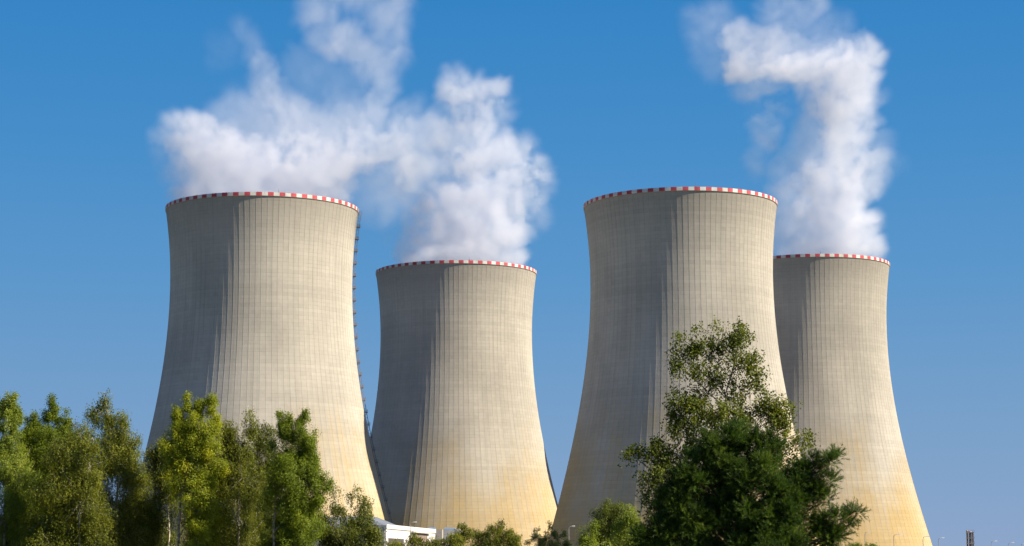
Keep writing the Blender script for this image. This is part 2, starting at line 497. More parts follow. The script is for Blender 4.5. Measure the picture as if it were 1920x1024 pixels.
def flue(px, D):
    b = at(px, 1065, D); r = tag(empty('flue_stack', (b.x, b.y, 0)), 'cluster of four thin flue pipes held by collars at the far right', 'chimney')
    mpp = D / FPX
    for i, (dx, dy, top) in enumerate(((-4.6, .6, 994.5), (-1.4, -.6, 995.5), (1.9, .6, 996.5), (4.9, -.3, 998.5))):
        z = at(px, top, D).z; x = dx * mpp; y = dy
        mb = MB(); mb.tube([(x, y, -2), (x, y, z - .5), (x, y, z - .49), (x, y, z)], [.36, .36, .42, .42], 10); mb.build('pipe', plain('flue_pipe_metal', (.30, .24, .24), .5, .15, .5, .2) if i == 0 else bpy.data.materials['flue_pipe_metal'], r, True)
    for py in (998.3, 1009, 1019):
        z = at(px, py, D).z
        mb = MB(); mb.box((-6.6 * mpp, -1.2, z - .16), (7.2 * mpp, 1.2, z + .16))
        mb.box((-6.6 * mpp, -1.24, z + .9), (7.2 * mpp, -1.16, z + 1.0))
        for q in range(5): mb.box((-6.6 * mpp + q * 13.4 / 4 * mpp - .04, -1.23, z + .16), (-6.6 * mpp + q * 13.4 / 4 * mpp + .04, -1.15, z + .9))
        mb.build('collar', STEEL, r)
flue(1821, 880)

LAMPPOLE = plain('lamp_pole_grey', (.34, .32, .31), .5, .1, 1.0, .2)
LAMPHEAD = plain('lamp_head_pale', (.78, .77, .74), .4, .05)
def lamp(px, py, D, label, kind=None):
    p = at(px - 6.5, py, D); gz = ground_z(D) - .5
    r = tag(empty('street_lamp', (p.x, p.y, gz)), label, 'street lamp', 'tall street lamps along the bottom edge')
    h = p.z - gz
    mb = MB(); reach = 6.0 * D / FPX
    pts = [(0, 0, 0), (0, 0, h * .5), (0, 0, h - .55), (reach * .10, 0, h - .2), (reach * .4, 0, h - .03), (reach, 0, h + .05)]
    mb.tube(pts, [.11, .085, .06, .05, .045, .04], 8); mb.build('pole', LAMPPOLE, r, True)
    mb = MB()
    x0, x1 = reach - .05, reach + .62
    V = [(x0, -.08, h), (x1, -.17, h - .03), (x1, .17, h - .03), (x0, .08, h), (x0, -.07, h + .12), (x1 - .06, -.13, h + .18), (x1 - .06, .13, h + .18), (x0, .07, h + .12)]
    mb.add(V, BF); mb.build('lamp_head', LAMPHEAD, r)
for px, py, D, lab in ((776, 979.5, 400, 'street lamp in front of the white hall'),
                       (1073, 987, 400, 'street lamp against the dark foot of the front right tower, left of the willow'),
                       (1628, 998, 400, 'street lamp nearest the pine, before the foot of the rear right tower'),
                       (1682, 1002.5, 412, 'street lamp before the middle of the foot of the rear right tower'),
                       (1737, 1006.5, 424, 'street lamp at the right outline of the rear right tower'),
                       (1766, 1009, 432, 'first street lamp against open sky right of the rear right tower'),
                       (1865, 1015, 446, 'street lamp just right of the flue pipes'),
                       (1897, 1018, 452, 'second street lamp from the right edge of the photo'),
                       (1921, 1020, 460, 'street lamp cut by the right edge of the photo')):
    lamp(px, py, D, lab)

# ------------------------------------------------------------------ trees
def leaf_mat(name, dark, mid, light, trans=.42):
    m, N, L, P = new_mat(name)
    a = N.new('ShaderNodeAttribute'); a.attribute_name = 'tint'
    r = N.new('ShaderNodeValToRGB'); L.new(a.outputs['Fac'], r.inputs[0])
    r.color_ramp.elements[0].color = (*dark, 1); r.color_ramp.elements[1].color = (*light, 1)
    e = r.color_ramp.elements.new(.55); e.color = (*mid, 1)
    L.new(r.outputs[0], P.inputs['Base Color'])
    P.inputs['Roughness'].default_value = .55; P.inputs['Specular IOR Level'].default_value = .25
    t = N.new('ShaderNodeBsdfTranslucent'); L.new(mixc(N, L, 1.0, r.outputs[0], (1.25, 1.2, .55), 'MULTIPLY'), t.inputs[0])
    mxs = N.new('ShaderNodeMixShader'); mxs.inputs[0].default_value = trans
    L.new(P.outputs[0], mxs.inputs[1]); L.new(t.outputs[0], mxs.inputs[2])
    L.new(mxs.outputs[0], N['Material Output'].inputs['Surface'])
    return m

def bark_mat(name, pale, dark, thr):
    m, N, L, P = new_mat(name)
    t = N.new('ShaderNodeTexCoord').outputs['Object']
    mp = N.new('ShaderNodeMapping'); mp.inputs['Scale'].default_value = (1.0, 1.0, 2.6); L.new(t, mp.inputs[0])
    f = noise(N, L, mp.outputs[0], 2.2, 6, .7)
    L.new(mixc(N, L, maprange(N, L, f, thr - .08, thr + .08), dark, pale), P.inputs['Base Color'])
    P.inputs['Roughness'].default_value = .8
    return m

BIRCH_BARK = bark_mat('birch_bark', (.52, .47, .40), (.10, .085, .07), .44)
GREY_BARK = bark_mat('grey_bark', (.30, .27, .21), (.11, .09, .07), .48)
PINE_BARK = bark_mat('pine_bark', (.24, .12, .06), (.09, .055, .04), .5)
LEAF = {
    'olive':  leaf_mat('birch_leaf', (.060, .080, .010), (.155, .180, .018), (.30, .31, .030)),
    'sparse': leaf_mat('birch_twig_leaf', (.055, .075, .012), (.13, .165, .020), (.26, .28, .035)),
    'aspen':  leaf_mat('aspen_leaf', (.09, .13, .014), (.21, .27, .030), (.35, .40, .055)),
    'yellow': leaf_mat('yellow_aspen_leaf', (.11, .15, .010), (.26, .31, .016), (.50, .48, .030)),
    'bright': leaf_mat('bright_aspen_leaf', (.065, .10, .008), (.16, .22, .014), (.29, .34, .028)),
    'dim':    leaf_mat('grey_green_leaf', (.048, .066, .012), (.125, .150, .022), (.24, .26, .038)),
    'willow': leaf_mat('willow_leaf', (.07, .095, .020), (.145, .18, .030), (.24, .27, .05)),
    'fir':    leaf_mat('fir_needle', (.018, .036, .012), (.04, .07, .02), (.08, .11, .03), .2),
    'pine':   leaf_mat('pine_needle', (.020, .045, .008), (.060, .115, .014), (.17, .235, .028), .35),
}

def unit(a): return a / (np.linalg.norm(a, axis=1)[:, None] + 1e-9)

def leaf_quads(pos, size, r, hang, face):
    n = len(pos)
    nrm = unit(face + r.normal(size=(n, 3)) * .55)
    u = np.cross(nrm, r.normal(size=(n, 3))); u[:, 2] -= hang
    u = unit(u - (u * nrm).sum(1)[:, None] * nrm)
    w = np.cross(nrm, u)
    s = (size * r.uniform(.65, 1.25, n))[:, None]
    V = np.empty((n, 4, 3))
    V[:, 0] = pos - u * s * .5; V[:, 2] = pos + u * s * .5
    mid = pos - u * s * .06 + nrm * s * .08
    V[:, 1] = mid + w * s * .36; V[:, 3] = mid - w * s * .36
    return V.reshape(-1, 3), np.arange(4 * n).reshape(n, 4)

def needle_tris(c, d, r, per, length, width):
    n = len(c)
    s = r.random((n, per, 1)); d3 = d[:, None, :]
    perp = r.normal(size=(n, per, 3)); perp -= (perp * d3).sum(-1, keepdims=True) * d3
    perp /= np.linalg.norm(perp, axis=-1, keepdims=True) + 1e-9
    an = r.uniform(.35, 1.0, (n, per, 1))
    nd = d3 * np.cos(an) + perp * np.sin(an)
    base = c[:, None] + d3 * (s * .26)
    ln = length * r.uniform(.75, 1.2, (n, per, 1))
    sd = np.cross(nd, r.normal(size=(n, per, 3))); sd /= np.linalg.norm(sd, axis=-1, keepdims=True) + 1e-9
    V = np.stack([base - sd * width, base + sd * width, base + nd * ln], 2).reshape(-1, 3)
    return V, np.arange(len(V)).reshape(-1, 3)

DENS = {'leaf': 25.0, 'pine': 14.0, 'fir': 12.0}
def tree(name, label, cat, D, trunk, lobes, style, seed, group=None, bark=None, leaf=.12, rc=.42, cover=1.0,
         strands=True, hang=.5, tr=None, twig=.35, droop=.7, gap=.0, mode='leaf', depth=.75, spread=1.0, per_bough=14):
    r = np.random.default_rng(seed)
    mpp = D / FPX
    base = at(trunk[0][0], 1065, D); base.z = ground_z(D)
    root = tag(empty(name, base), label, cat, group)
    top = np.array(at(trunk[-1][0], trunk[-1][1], D))
    hgt = top[2] - base.z
    tr = tr or max(.05, .011 * hgt)
    path = [np.array(base) - np.array([0, 0, .3])]
    for px, py in trunk[1:]: path.append(np.array(at(px, py, D)) + np.array([0, r.normal() * .12, 0]))
    # finer trunk line
    P = []
    for i in range(len(path) - 1):
        k = max(2, int(np.linalg.norm(path[i + 1] - path[i]) / .8))
        for j in range(k): P.append(path[i] + (path[i + 1] - path[i]) * j / k + r.normal(size=3) * np.array([.03, .03, 0]) * (1 if i + j else 0))
    P.append(path[-1]); P = np.array(P)
    zr = np.clip((P[:, 2] - base.z) / max(hgt, .1), 0, 1)
    rd = tr * (1 - .94 * zr ** .8)
    o = np.array(base)
    tb = MB(); tb.tube([Vector(p - o) for p in P], list(rd), 8)
    bb = tb
    LV, LF, LT, off = [], [], [], 0
    for (cx, cy, rx, ry, *rest) in lobes:
        den = rest[0] if rest else 1.0
        wide = .88 + (spread - .88) * min(1, max(0, (cy - trunk[-1][1]) / 110)) if spread > 1 else 1.0   # fuller towards the foot
        a, b = rx * mpp * wide, ry * mpp * wide
        dp = max(.35, depth * (a + b) * .5)
        c = np.array(at(cx, cy, D)); c[1] += r.uniform(-.55, .55) * dp
        # limb from the trunk
        hd = math.hypot(c[0] - np.interp(c[2], P[:, 2], P[:, 0]), c[1] - D)
        z0 = np.clip(c[2] - .75 * hd - .25 * b, base.z + .18 * hgt, top[2] - .02 * hgt)
        st = np.array([np.interp(z0, P[:, 2], P[:, 0]), np.interp(z0, P[:, 2], P[:, 1]), z0])
        r0 = .62 * np.interp(z0, P[:, 2], rd)
        dv = c - st
        ctl = st + dv * .5 + np.array([0, 0, .10 * np.linalg.norm(dv)]) + r.normal(size=3) * .06 * np.linalg.norm(dv)
        tt = np.linspace(0, 1, 7)[:, None]
        limb = (1 - tt) ** 2 * st + 2 * tt * (1 - tt) * ctl + tt ** 2 * (c + dv / (np.linalg.norm(dv) + 1e-6) * .3 * min(a, b))
        bb.tube([Vector(p - o) for p in limb], list(np.linspace(r0, max(.012, r0 * .25), 7)), 5)
        n = int(max(5, cover * den * DENS[mode] * (a * b) / rc ** 2))
        ext = np.array([a, dp, b])
        nb = max(3, int(n / per_bough))                     # boughs: the light and dark clumps of the crown
        qb = unit(r.normal(size=(nb, 3))) * (r.random(nb) ** (1 / 2.6))[:, None]
        qb *= r.uniform(.72, 1.22, (nb, 1))
        bsz = min(a, b) * r.uniform(.20, .42, nb)
        wb = bsz ** 2 + .02; ib = r.choice(nb, n, p=wb / wb.sum())
        bc = c + qb * ext
        rel = unit(r.normal(size=(n, 3))) * (r.random(n) ** (1 / 2.4))[:, None]
        cc = bc[ib] + rel * bsz[ib, None] * np.array([1, 1, .85 if not strands else 1.25])
        if spread > 1:                                      # bare lower stems: few leaves on the open side of the grove
            tx = np.interp(cc[:, 2], P[:, 2], P[:, 0])
            bare = (np.abs(cc[:, 0] - tx) < .42) & (cc[:, 1] < D + .2) & (cc[:, 2] < base.z + .62 * hgt)
            keep = ~(bare & (r.random(n) < .88))
            cc, rel, ib = cc[keep], rel[keep], ib[keep]; n = len(cc)
        q = unit(unit(cc - c) * .6 + rel + np.array([0, 0, .35]))
        ct = r.normal(0, .12, nb)[ib] + r.normal(0, .10, n)
        for k in np.nonzero(r.random(n) < twig * .3)[0]:
            s = limb[r.integers(2, 7)]
            mid = (s + cc[k]) / 2 + r.normal(size=3) * .08 + np.array([0, 0, .08])
            bb.tube([Vector(s - o), Vector(mid - o), Vector(cc[k] - o)], [max(.010, .16 * r0), .012, .006], 3)
        if mode == 'pine':
            m = 11
            sd = unit(r.normal(size=(n * m, 3)) * .75 + np.array([0, 0, .55]) + np.repeat(q, m, 0) * .6)
            sc = np.repeat(cc, m, 0) + sd * r.uniform(.02, rc * .8, (n * m, 1))
            V, F = needle_tris(sc, sd, r, 30, .10, .0055)
            t = np.repeat(np.clip(.42 + np.repeat(ct, m) * 1.3 + r.normal(0, .10, n * m), 0, 1), 30)
        elif mode == 'fir':
            m = 5
            out = unit(np.stack([cc[:, 0] - np.interp(cc[:, 2], P[:, 2], P[:, 0]), cc[:, 1] - D, np.full(n, .12)], 1))
            sd = unit(np.repeat(out, m, 0) + r.normal(size=(n * m, 3)) * .35)
            sc = np.repeat(cc, m, 0) + r.normal(size=(n * m, 3)) * rc * .4
            V, F = needle_tris(sc, sd, r, 22, .12, .016)
            t = np.repeat(np.clip(.42 + np.repeat(ct, m) + r.normal(0, .1, n * m), 0, 1), 22)
        else:
            if strands:
                ns, nl = 4, 7
                s0 = np.repeat(cc, ns, 0) + r.normal(size=(n * ns, 3)) * rc * np.array([.55, .55, .35])
                ln = r.uniform(.35, 1.0, n * ns) * droop
                f = r.random((n * ns, nl))
                out = r.normal(size=(n * ns, 3)) * .25
                pos = s0[:, None] + out[:, None] * f[..., None] * ln[:, None, None]
                pos[..., 2] -= (f ** 1.3) * ln[:, None]
                pos += r.normal(size=pos.shape) * .045
                pos = pos.reshape(-1, 3); per = ns * nl
            else:
                per = 26
                pos = (cc[:, None] + r.normal(size=(n, per, 3)) * rc * np.array([.42, .42, .52])).reshape(-1, 3)
            V, F = leaf_quads(pos, leaf, r, hang, np.repeat(q, per, 0))
            t = np.clip(.46 + np.repeat(ct, per) + r.normal(0, .13, n * per), 0, 1)
        LV.append(V - o); LF.append(F + off); LT.append(t); off += len(V)
    tb.build('trunk', bark or BIRCH_BARK, root, True)
    V = np.concatenate(LV); F = np.concatenate(LF); T = np.concatenate(LT)
    link('crown', np_mesh('crown', V, F, LEAF[style], False, None, T), root)
    return root

G_LEFT = 'trees of the grove on the left'
A = dict(spread=1.28, strands=False, hang=.15, bark=GREY_BARK, group=G_LEFT, cover=1.15, leaf=.098, rc=.34)
B = dict(spread=1.28, strands=True, hang=.8, group=G_LEFT, cover=.95, leaf=.10, rc=.42, droop=1.0)
tree('aspen_tree', 'pale green leafy aspen cut by the left edge of the photo', 'tree', 150,
     [(8, 1125), (12, 900), (20, 748)],
     [(26, 748, 8, 12), (10, 752, 7, 12), (24, 770, 16, 22), (10, 775, 15, 25), (30, 790, 10, 28), (12, 830, 26, 42), (22, 895, 34, 50), (12, 965, 38, 50), (10, 1030, 40, 45)], 'aspen', 11, **A)
tree('poplar_tree', 'green poplar with a narrow dark pointed top, second from the left edge', 'tree', 156,
     [(92, 1125), (95, 900), (98, 745)],
     [(98, 748, 5, 12), (98, 764, 9, 18), (97, 782, 17, 24), (60, 790, 11, 22), (80, 812, 26, 26), (122, 800, 12, 34), (105, 845, 42, 42), (60, 850, 26, 40), (62, 915, 36, 50), (108, 925, 42, 52), (80, 1000, 50, 50), (135, 840, 22, 30), (45, 830, 16, 30)], 'bright', 12, **A)
tree('birch_tree', 'olive drooping birch with a pale forked trunk, left of the tallest grey-topped birch', 'tree', 147,
     [(150, 1125), (147, 1000), (152, 870), (150, 805)],
     [(150, 812, 24, 24), (172, 825, 18, 26), (128, 850, 38, 36), (165, 868, 30, 40), (108, 918, 44, 46), (160, 940, 42, 48), (95, 985, 46, 44), (150, 1005, 50, 44), (110, 1050, 60, 40)], 'olive', 13, **B)
tree('birch_tree', 'tallest birch of the left grove with a feathery grey-green pointed top', 'tree', 151,
     [(222, 1125), (219, 960), (222, 840), (197, 738)],
     [(198, 738, 5, 10), (196, 752, 10, 14), (188, 762, 8, 14), (184, 770, 18, 18), (200, 778, 22, 22), (227, 790, 10, 24), (205, 815, 34, 32), (238, 830, 22, 34), (208, 865, 44, 40), (248, 880, 24, 40), (210, 930, 48, 46), (250, 945, 26, 40), (205, 1000, 48, 48), (245, 1020, 36, 46)], 'olive', 14, **B)
tree('birch_tree', 'shorter dark birch standing just left of the yellow-green aspen', 'tree', 154,
     [(318, 1125), (318, 860), (305, 825)],
     [(303, 838, 18, 20), (322, 845, 16, 26), (286, 850, 12, 22), (296, 868, 26, 30), (330, 885, 24, 40), (310, 905, 28, 40), (298, 965, 30, 48), (300, 1030, 34, 45)], 'dim', 15, **B)
tree('aspen_tree', 'yellow-green aspen with twin tops glowing before the front left tower', 'tree', 148,
     [(330, 1125), (338, 940), (352, 850), (358, 752)],
     [(354, 747, 6, 12), (398, 751, 6, 12), (374, 760, 7, 12), (354, 762, 12, 14), (335, 780, 14, 24), (372, 772, 14, 22), (398, 762, 12, 22), (404, 795, 11, 30), (350, 805, 26, 26), (375, 825, 36, 34), (340, 850, 30, 36), (390, 870, 26, 42), (358, 915, 34, 40), (378, 965, 30, 40), (370, 1025, 32, 40)], 'yellow', 16, **A)
tree('birch_tree', 'slim birch with a spiky top just right of the yellow-green aspen', 'tree', 150,
     [(448, 1125), (447, 900), (452, 830), (466, 760)],
     [(432, 798, 15, 18), (466, 772, 6, 22), (470, 797, 15, 18), (448, 825, 28, 30), (424, 830, 16, 30), (418, 870, 22, 36), (436, 868, 24, 36), (455, 905, 30, 40), (440, 960, 32, 44), (448, 1020, 40, 44)], 'olive', 17, **B)
tree('birch_tree', 'dark birch with thin bare stems left of the bright green aspen', 'tree', 156,
     [(476, 1125), (480, 950), (492, 800)],
     [(490, 812, 20, 22), (508, 825, 16, 30), (484, 855, 30, 38), (512, 870, 20, 36), (476, 915, 28, 44), (492, 975, 34, 46), (480, 1030, 36, 40)], 'dim', 18, **B)
tree('aspen_tree', 'bright green aspen at the right end of the left grove', 'tree', 146,
     [(510, 1125), (515, 960), (528, 880), (545, 790)],
     [(524, 780, 7, 11), (541, 783, 7, 10), (571, 780, 8, 12), (526, 790, 10, 12), (540, 794, 10, 10), (571, 796, 13, 16), (530, 808, 20, 20), (556, 818, 28, 24), (578, 830, 16, 24), (545, 855, 34, 34), (584, 868, 20, 26), (550, 895, 42, 36), (596, 900, 20, 18), (542, 940, 42, 36), (586, 938, 18, 22), (562, 985, 34, 44), (532, 1020, 40, 40)], 'bright', 19, **A)
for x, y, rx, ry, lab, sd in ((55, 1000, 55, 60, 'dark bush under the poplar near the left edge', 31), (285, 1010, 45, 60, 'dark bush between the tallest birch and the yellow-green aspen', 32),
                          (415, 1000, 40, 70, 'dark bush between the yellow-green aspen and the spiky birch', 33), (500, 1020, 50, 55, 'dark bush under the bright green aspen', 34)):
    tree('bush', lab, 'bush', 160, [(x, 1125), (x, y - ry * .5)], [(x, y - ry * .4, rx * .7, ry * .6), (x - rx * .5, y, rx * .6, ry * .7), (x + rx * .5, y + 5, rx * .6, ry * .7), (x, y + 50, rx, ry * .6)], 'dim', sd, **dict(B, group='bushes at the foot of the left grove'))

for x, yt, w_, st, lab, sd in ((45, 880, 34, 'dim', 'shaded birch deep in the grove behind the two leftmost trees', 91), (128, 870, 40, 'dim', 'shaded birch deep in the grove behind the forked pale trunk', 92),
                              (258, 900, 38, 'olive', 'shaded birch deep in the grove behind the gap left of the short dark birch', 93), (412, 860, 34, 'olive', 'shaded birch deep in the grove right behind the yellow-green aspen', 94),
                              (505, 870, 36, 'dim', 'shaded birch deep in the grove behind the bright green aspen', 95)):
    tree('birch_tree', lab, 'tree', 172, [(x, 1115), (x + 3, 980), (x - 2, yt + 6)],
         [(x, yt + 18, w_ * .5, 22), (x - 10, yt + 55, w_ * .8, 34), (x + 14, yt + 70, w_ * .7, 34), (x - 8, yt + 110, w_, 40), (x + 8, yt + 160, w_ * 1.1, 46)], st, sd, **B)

G_MID = 'small trees and shrubs along the bottom edge'
C_ = dict(B, group=G_MID, leaf=.11)
tree('birch_tree', 'thin sparse birch with bare-looking twigs right of the bright green aspen', 'tree', 160,
     [(622, 1125), (625, 1000), (626, 912)],
     [(624, 922, 10, 18, .6), (632, 945, 12, 20, .6), (612, 965, 22, 18, .5), (640, 972, 16, 18, .5), (620, 990, 30, 18, .7)], 'dim', 41, **dict(C_, twig=.7))
tree('birch_tree', 'small weeping birch with hanging tips left of the white hall', 'tree', 158,
     [(674, 1125), (672, 990), (670, 915)],
     [(669, 916, 8, 9, .8), (659, 928, 9, 8, .8), (678, 928, 9, 12, .7), (691, 938, 6, 12, .7), (672, 948, 14, 14, .6), (652, 968, 16, 12, .6), (688, 965, 14, 18, .7), (670, 985, 26, 20, .9)], 'sparse', 42, **dict(C_, droop=.9, twig=.6))
SHRUB = [('broad grey-green shrub below the thin sparse birch', 155, 640, [(640, 1005, 36, 26), (615, 1005, 22, 26), (655, 1030, 45, 30), (620, 1050, 40, 30)], 'dim', 43),
         ('dense shrub in front of the left corner of the white hall', 152, 690, [(688, 1000, 28, 30), (704, 990, 12, 18), (700, 1025, 30, 30), (680, 1045, 40, 30)], 'dim', 44),
         ('low shrub under the dark doorway of the white hall', 215, 738, [(738, 1022, 20, 14), (752, 1030, 18, 14), (725, 1032, 20, 14), (740, 1050, 40, 22)], 'olive', 45),
         ('leafy shrub before the grey gate of the white hall', 215, 781, [(776, 1016, 16, 14), (794, 1018, 15, 13), (780, 1040, 34, 22)], 'olive', 46),
         ('small shrub at the right end of the white hall', 215, 815, [(808, 1018, 9, 12), (820, 1018, 10, 12), (816, 1036, 26, 22)], 'olive', 47),
         ('wide shrub between the white hall and the drooping sapling', 215, 845, [(838, 1012, 18, 13), (856, 1012, 18, 14), (848, 1038, 34, 22)], 'olive', 48),
         ('sapling with drooping tips before the second tower', 225, 868, [(862, 988, 6, 7), (871, 985, 6, 8), (878, 994, 6, 9), (872, 1005, 16, 14), (868, 1032, 28, 24)], 'olive', 49),
         ('rounded grey-green shrub left of the pointed small birch', 235, 903, [(900, 1000, 15, 12), (910, 1010, 14, 16), (900, 1034, 28, 24)], 'dim', 50),
         ('small birch with a pointed top before the middle of the second tower', 225, 938, [(938, 980, 8, 8), (932, 992, 14, 12), (948, 998, 12, 12), (938, 1012, 26, 18), (966, 1010, 14, 14), (972, 1030, 16, 20), (940, 1042, 34, 24)], 'olive', 51)]
for lab, D, tx, lb, st, sd in SHRUB:
    tree('shrub' if 'birch' not in lab else 'birch_tree', lab, 'shrub' if 'birch' not in lab else 'tree', D,
         [(tx, 1110), (tx + 1, (1020 + lb[0][1]) / 2), (lb[0][0], lb[0][1])], lb, st, sd, **dict(C_, rc=.45, leaf=.13))
FIR = [('small dark fir, leftmost of the three right of the second tower', 300, 1005, [(1006, 995, 4, 6), (1005, 1005, 8, 10), (1003, 1018, 13, 12), (1003, 1040, 20, 18)], 61),
       ('tallest of the three small dark firs before the front right tower', 310, 1028, [(1029, 988, 4, 6), (1028, 998, 9, 10), (1028, 1014, 15, 14), (1028, 1038, 22, 18)], 62),
       ('low bushy fir, rightmost of the three before the front right tower', 310, 1053, [(1054, 1005, 9, 7), (1053, 1016, 16, 12), (1054, 1036, 20, 18)], 63)]
for lab, D, tx, lb, sd in FIR:
    tree('fir_tree', lab, 'tree', D, [(tx, 1100), (tx, 1040), (lb[0][0], lb[0][1] - 5)], lb, 'fir', sd, group='small dark firs', bark=GREY_BARK, mode='fir', rc=.5, cover=1.8, twig=.1)
G_R = 'round leafy trees left of the pine'
tree('birch_tree', 'dark green small tree left of the pale rounded willow', 'tree', 182, [(1105, 1110), (1106, 1020), (1108, 972)],
     [(1108, 980, 10, 12), (1104, 998, 18, 16), (1098, 1014, 24, 16), (1104, 1040, 32, 26)], 'aspen', 71, **dict(C_, group=G_R))
tree('willow_tree', 'pale rounded willow with hazy foliage before the front right tower', 'tree', 195, [(1148, 1110), (1148, 1010), (1146, 942)],
     [(1142, 950, 20, 14), (1158, 952, 20, 14), (1128, 972, 18, 24), (1152, 978, 34, 28), (1144, 1012, 44, 28), (1150, 1042, 50, 28)], 'willow', 72, **dict(C_, group=G_R, cover=1.2))
tree('birch_tree', 'green small tree between the pale willow and the dark pine', 'tree', 178, [(1186, 1110), (1184, 1010), (1180, 948)],
     [(1178, 955, 12, 12), (1186, 970, 20, 20), (1176, 995, 26, 24), (1196, 1020, 30, 30)], 'aspen', 73, **dict(C_, group=G_R))
for lab, tx, lb, sd in (('low round bush between the pine tip and the first street lamp', 1600, [(1598, 1021, 11, 6), (1610, 1024, 10, 6), (1602, 1036, 22, 12)], 75),
                        ('low bush peeking up at the foot of the first street lamp', 1632, [(1632, 1020, 7, 5), (1640, 1025, 9, 6), (1634, 1036, 18, 12)], 76)):
    tree('bush', lab, 'bush', 240, [(tx, 1100), (tx, 1050), (tx, 1024)], lb, 'bright', sd, **dict(C_, group='low bushes at the right edge of the pine', rc=.35))

tree('birch_tree', 'tall airy birch with small leaves rising behind the dark pine', 'tree', 75,
     [(1372, 1185), (1368, 960), (1372, 830), (1362, 740), (1385, 640), (1387, 594)],
     [(1386, 606, 13, 14), (1392, 630, 24, 22), (1372, 650, 22, 22), (1340, 612, 13, 12, .8), (1335, 640, 28, 24, .8), (1308, 612, 11, 10, .8), (1300, 640, 26, 22, .8), (1268, 632, 14, 10, .9), (1272, 660, 24, 26, .8), (1405, 670, 18, 26), (1385, 690, 26, 30, .8),
      (1320, 690, 38, 30, .55), (1345, 720, 34, 30, .55), (1410, 715, 26, 26, .7), (1272, 690, 18, 18, .7),
      (1270, 745, 24, 24, .9), (1300, 745, 34, 30), (1262, 775, 22, 16, .8), (1300, 785, 40, 30), (1350, 770, 40, 34, .75), (1400, 765, 36, 34, .75), (1440, 752, 28, 24, .9), (1464, 765, 20, 30), (1450, 785, 26, 34), (1395, 810, 46, 34, .8), (1320, 825, 36, 34, .9), (1275, 810, 26, 24, .8),
      (1470, 822, 16, 24, .8), (1488, 840, 18, 24, .8), (1498, 815, 10, 9, .7), (1512, 820, 10, 8, .7), (1519, 806, 6, 6, .7), (1462, 860, 28, 34, .8), (1480, 900, 24, 30, .6),
      (1230, 836, 26, 16), (1196, 846, 18, 14, .9), (1180, 850, 9, 8, .8), (1222, 862, 28, 24), (1258, 862, 28, 30), (1228, 895, 28, 24, .9), (1262, 900, 26, 26), (1214, 922, 14, 20, .7), (1236, 945, 20, 26, .7), (1260, 960, 24, 30, .7),
      (1470, 945, 40, 30, .7), (1505, 975, 34, 30, .6), (1490, 1010, 50, 30, .8), (1240, 1010, 30, 40, .8)],
     'sparse', 81, per_bough=5, leaf=.09, rc=.24, cover=.34, strands=True, hang=.6, droop=.55, tr=.12, twig=.5, bark=GREY_BARK)
tree('pine_tree', 'dark dense young pine with upturned branches at the right, in front of the airy birch', 'tree', 61,
     [(1378, 1190), (1380, 1000), (1384, 880), (1388, 798)],
     [(1388, 806, 13, 14), (1378, 826, 24, 20), (1412, 826, 24, 18), (1430, 846, 28, 22), (1350, 842, 30, 22), (1318, 836, 18, 16), (1308, 860, 26, 22), (1388, 868, 44, 34), (1440, 880, 34, 30), (1345, 885, 44, 34),
      (1300, 900, 34, 30), (1280, 935, 34, 30), (1340, 935, 54, 40), (1410, 925, 54, 42), (1466, 918, 34, 28), (1250, 950, 22, 20), (1262, 975, 44, 32), (1232, 1000, 34, 26), (1222, 1030, 44, 30), (1320, 985, 60, 40), (1400, 985, 60, 42), (1460, 970, 44, 36),
      (1490, 898, 24, 18), (1512, 884, 20, 15), (1536, 876, 18, 13), (1554, 868, 14, 10), (1564, 862, 8, 7), (1512, 912, 28, 18), (1544, 900, 16, 12), (1534, 930, 24, 16), (1552, 938, 12, 9), (1500, 945, 34, 26),
      (1520, 1000, 34, 20), (1548, 985, 20, 14), (1568, 978, 16, 10), (1586, 970, 12, 8), (1600, 962, 8, 6), (1572, 996, 20, 12), (1590, 985, 10, 7), (1550, 1015, 34, 18),
      (1340, 1035, 80, 40), (1440, 1030, 70, 40), (1250, 1065, 60, 34), (1500, 1060, 60, 34), (1380, 1085, 90, 34)],
     'pine', 82, bark=PINE_BARK, mode='pine', per_bough=5, rc=.24, cover=.8, twig=.5, tr=.13, depth=.85)

# ------------------------------------------------------------------ steam
def steam_material():
    m = bpy.data.materials.new('steam')
    m.use_nodes = True
    N, L = m.node_tree.nodes, m.node_tree.links
    N.clear()
    v = N.new('ShaderNodeVolumePrincipled')
    v.inputs['Color'].default_value = (.90, .922, .975, 1)
    v.inputs['Density'].default_value = 0.10
    v.inputs['Anisotropy'].default_value = 0.0
    o = N.new('ShaderNodeOutputMaterial')
    L.new(v.outputs[0], o.inputs['Volume'])
    return m
STEAM = steam_material()

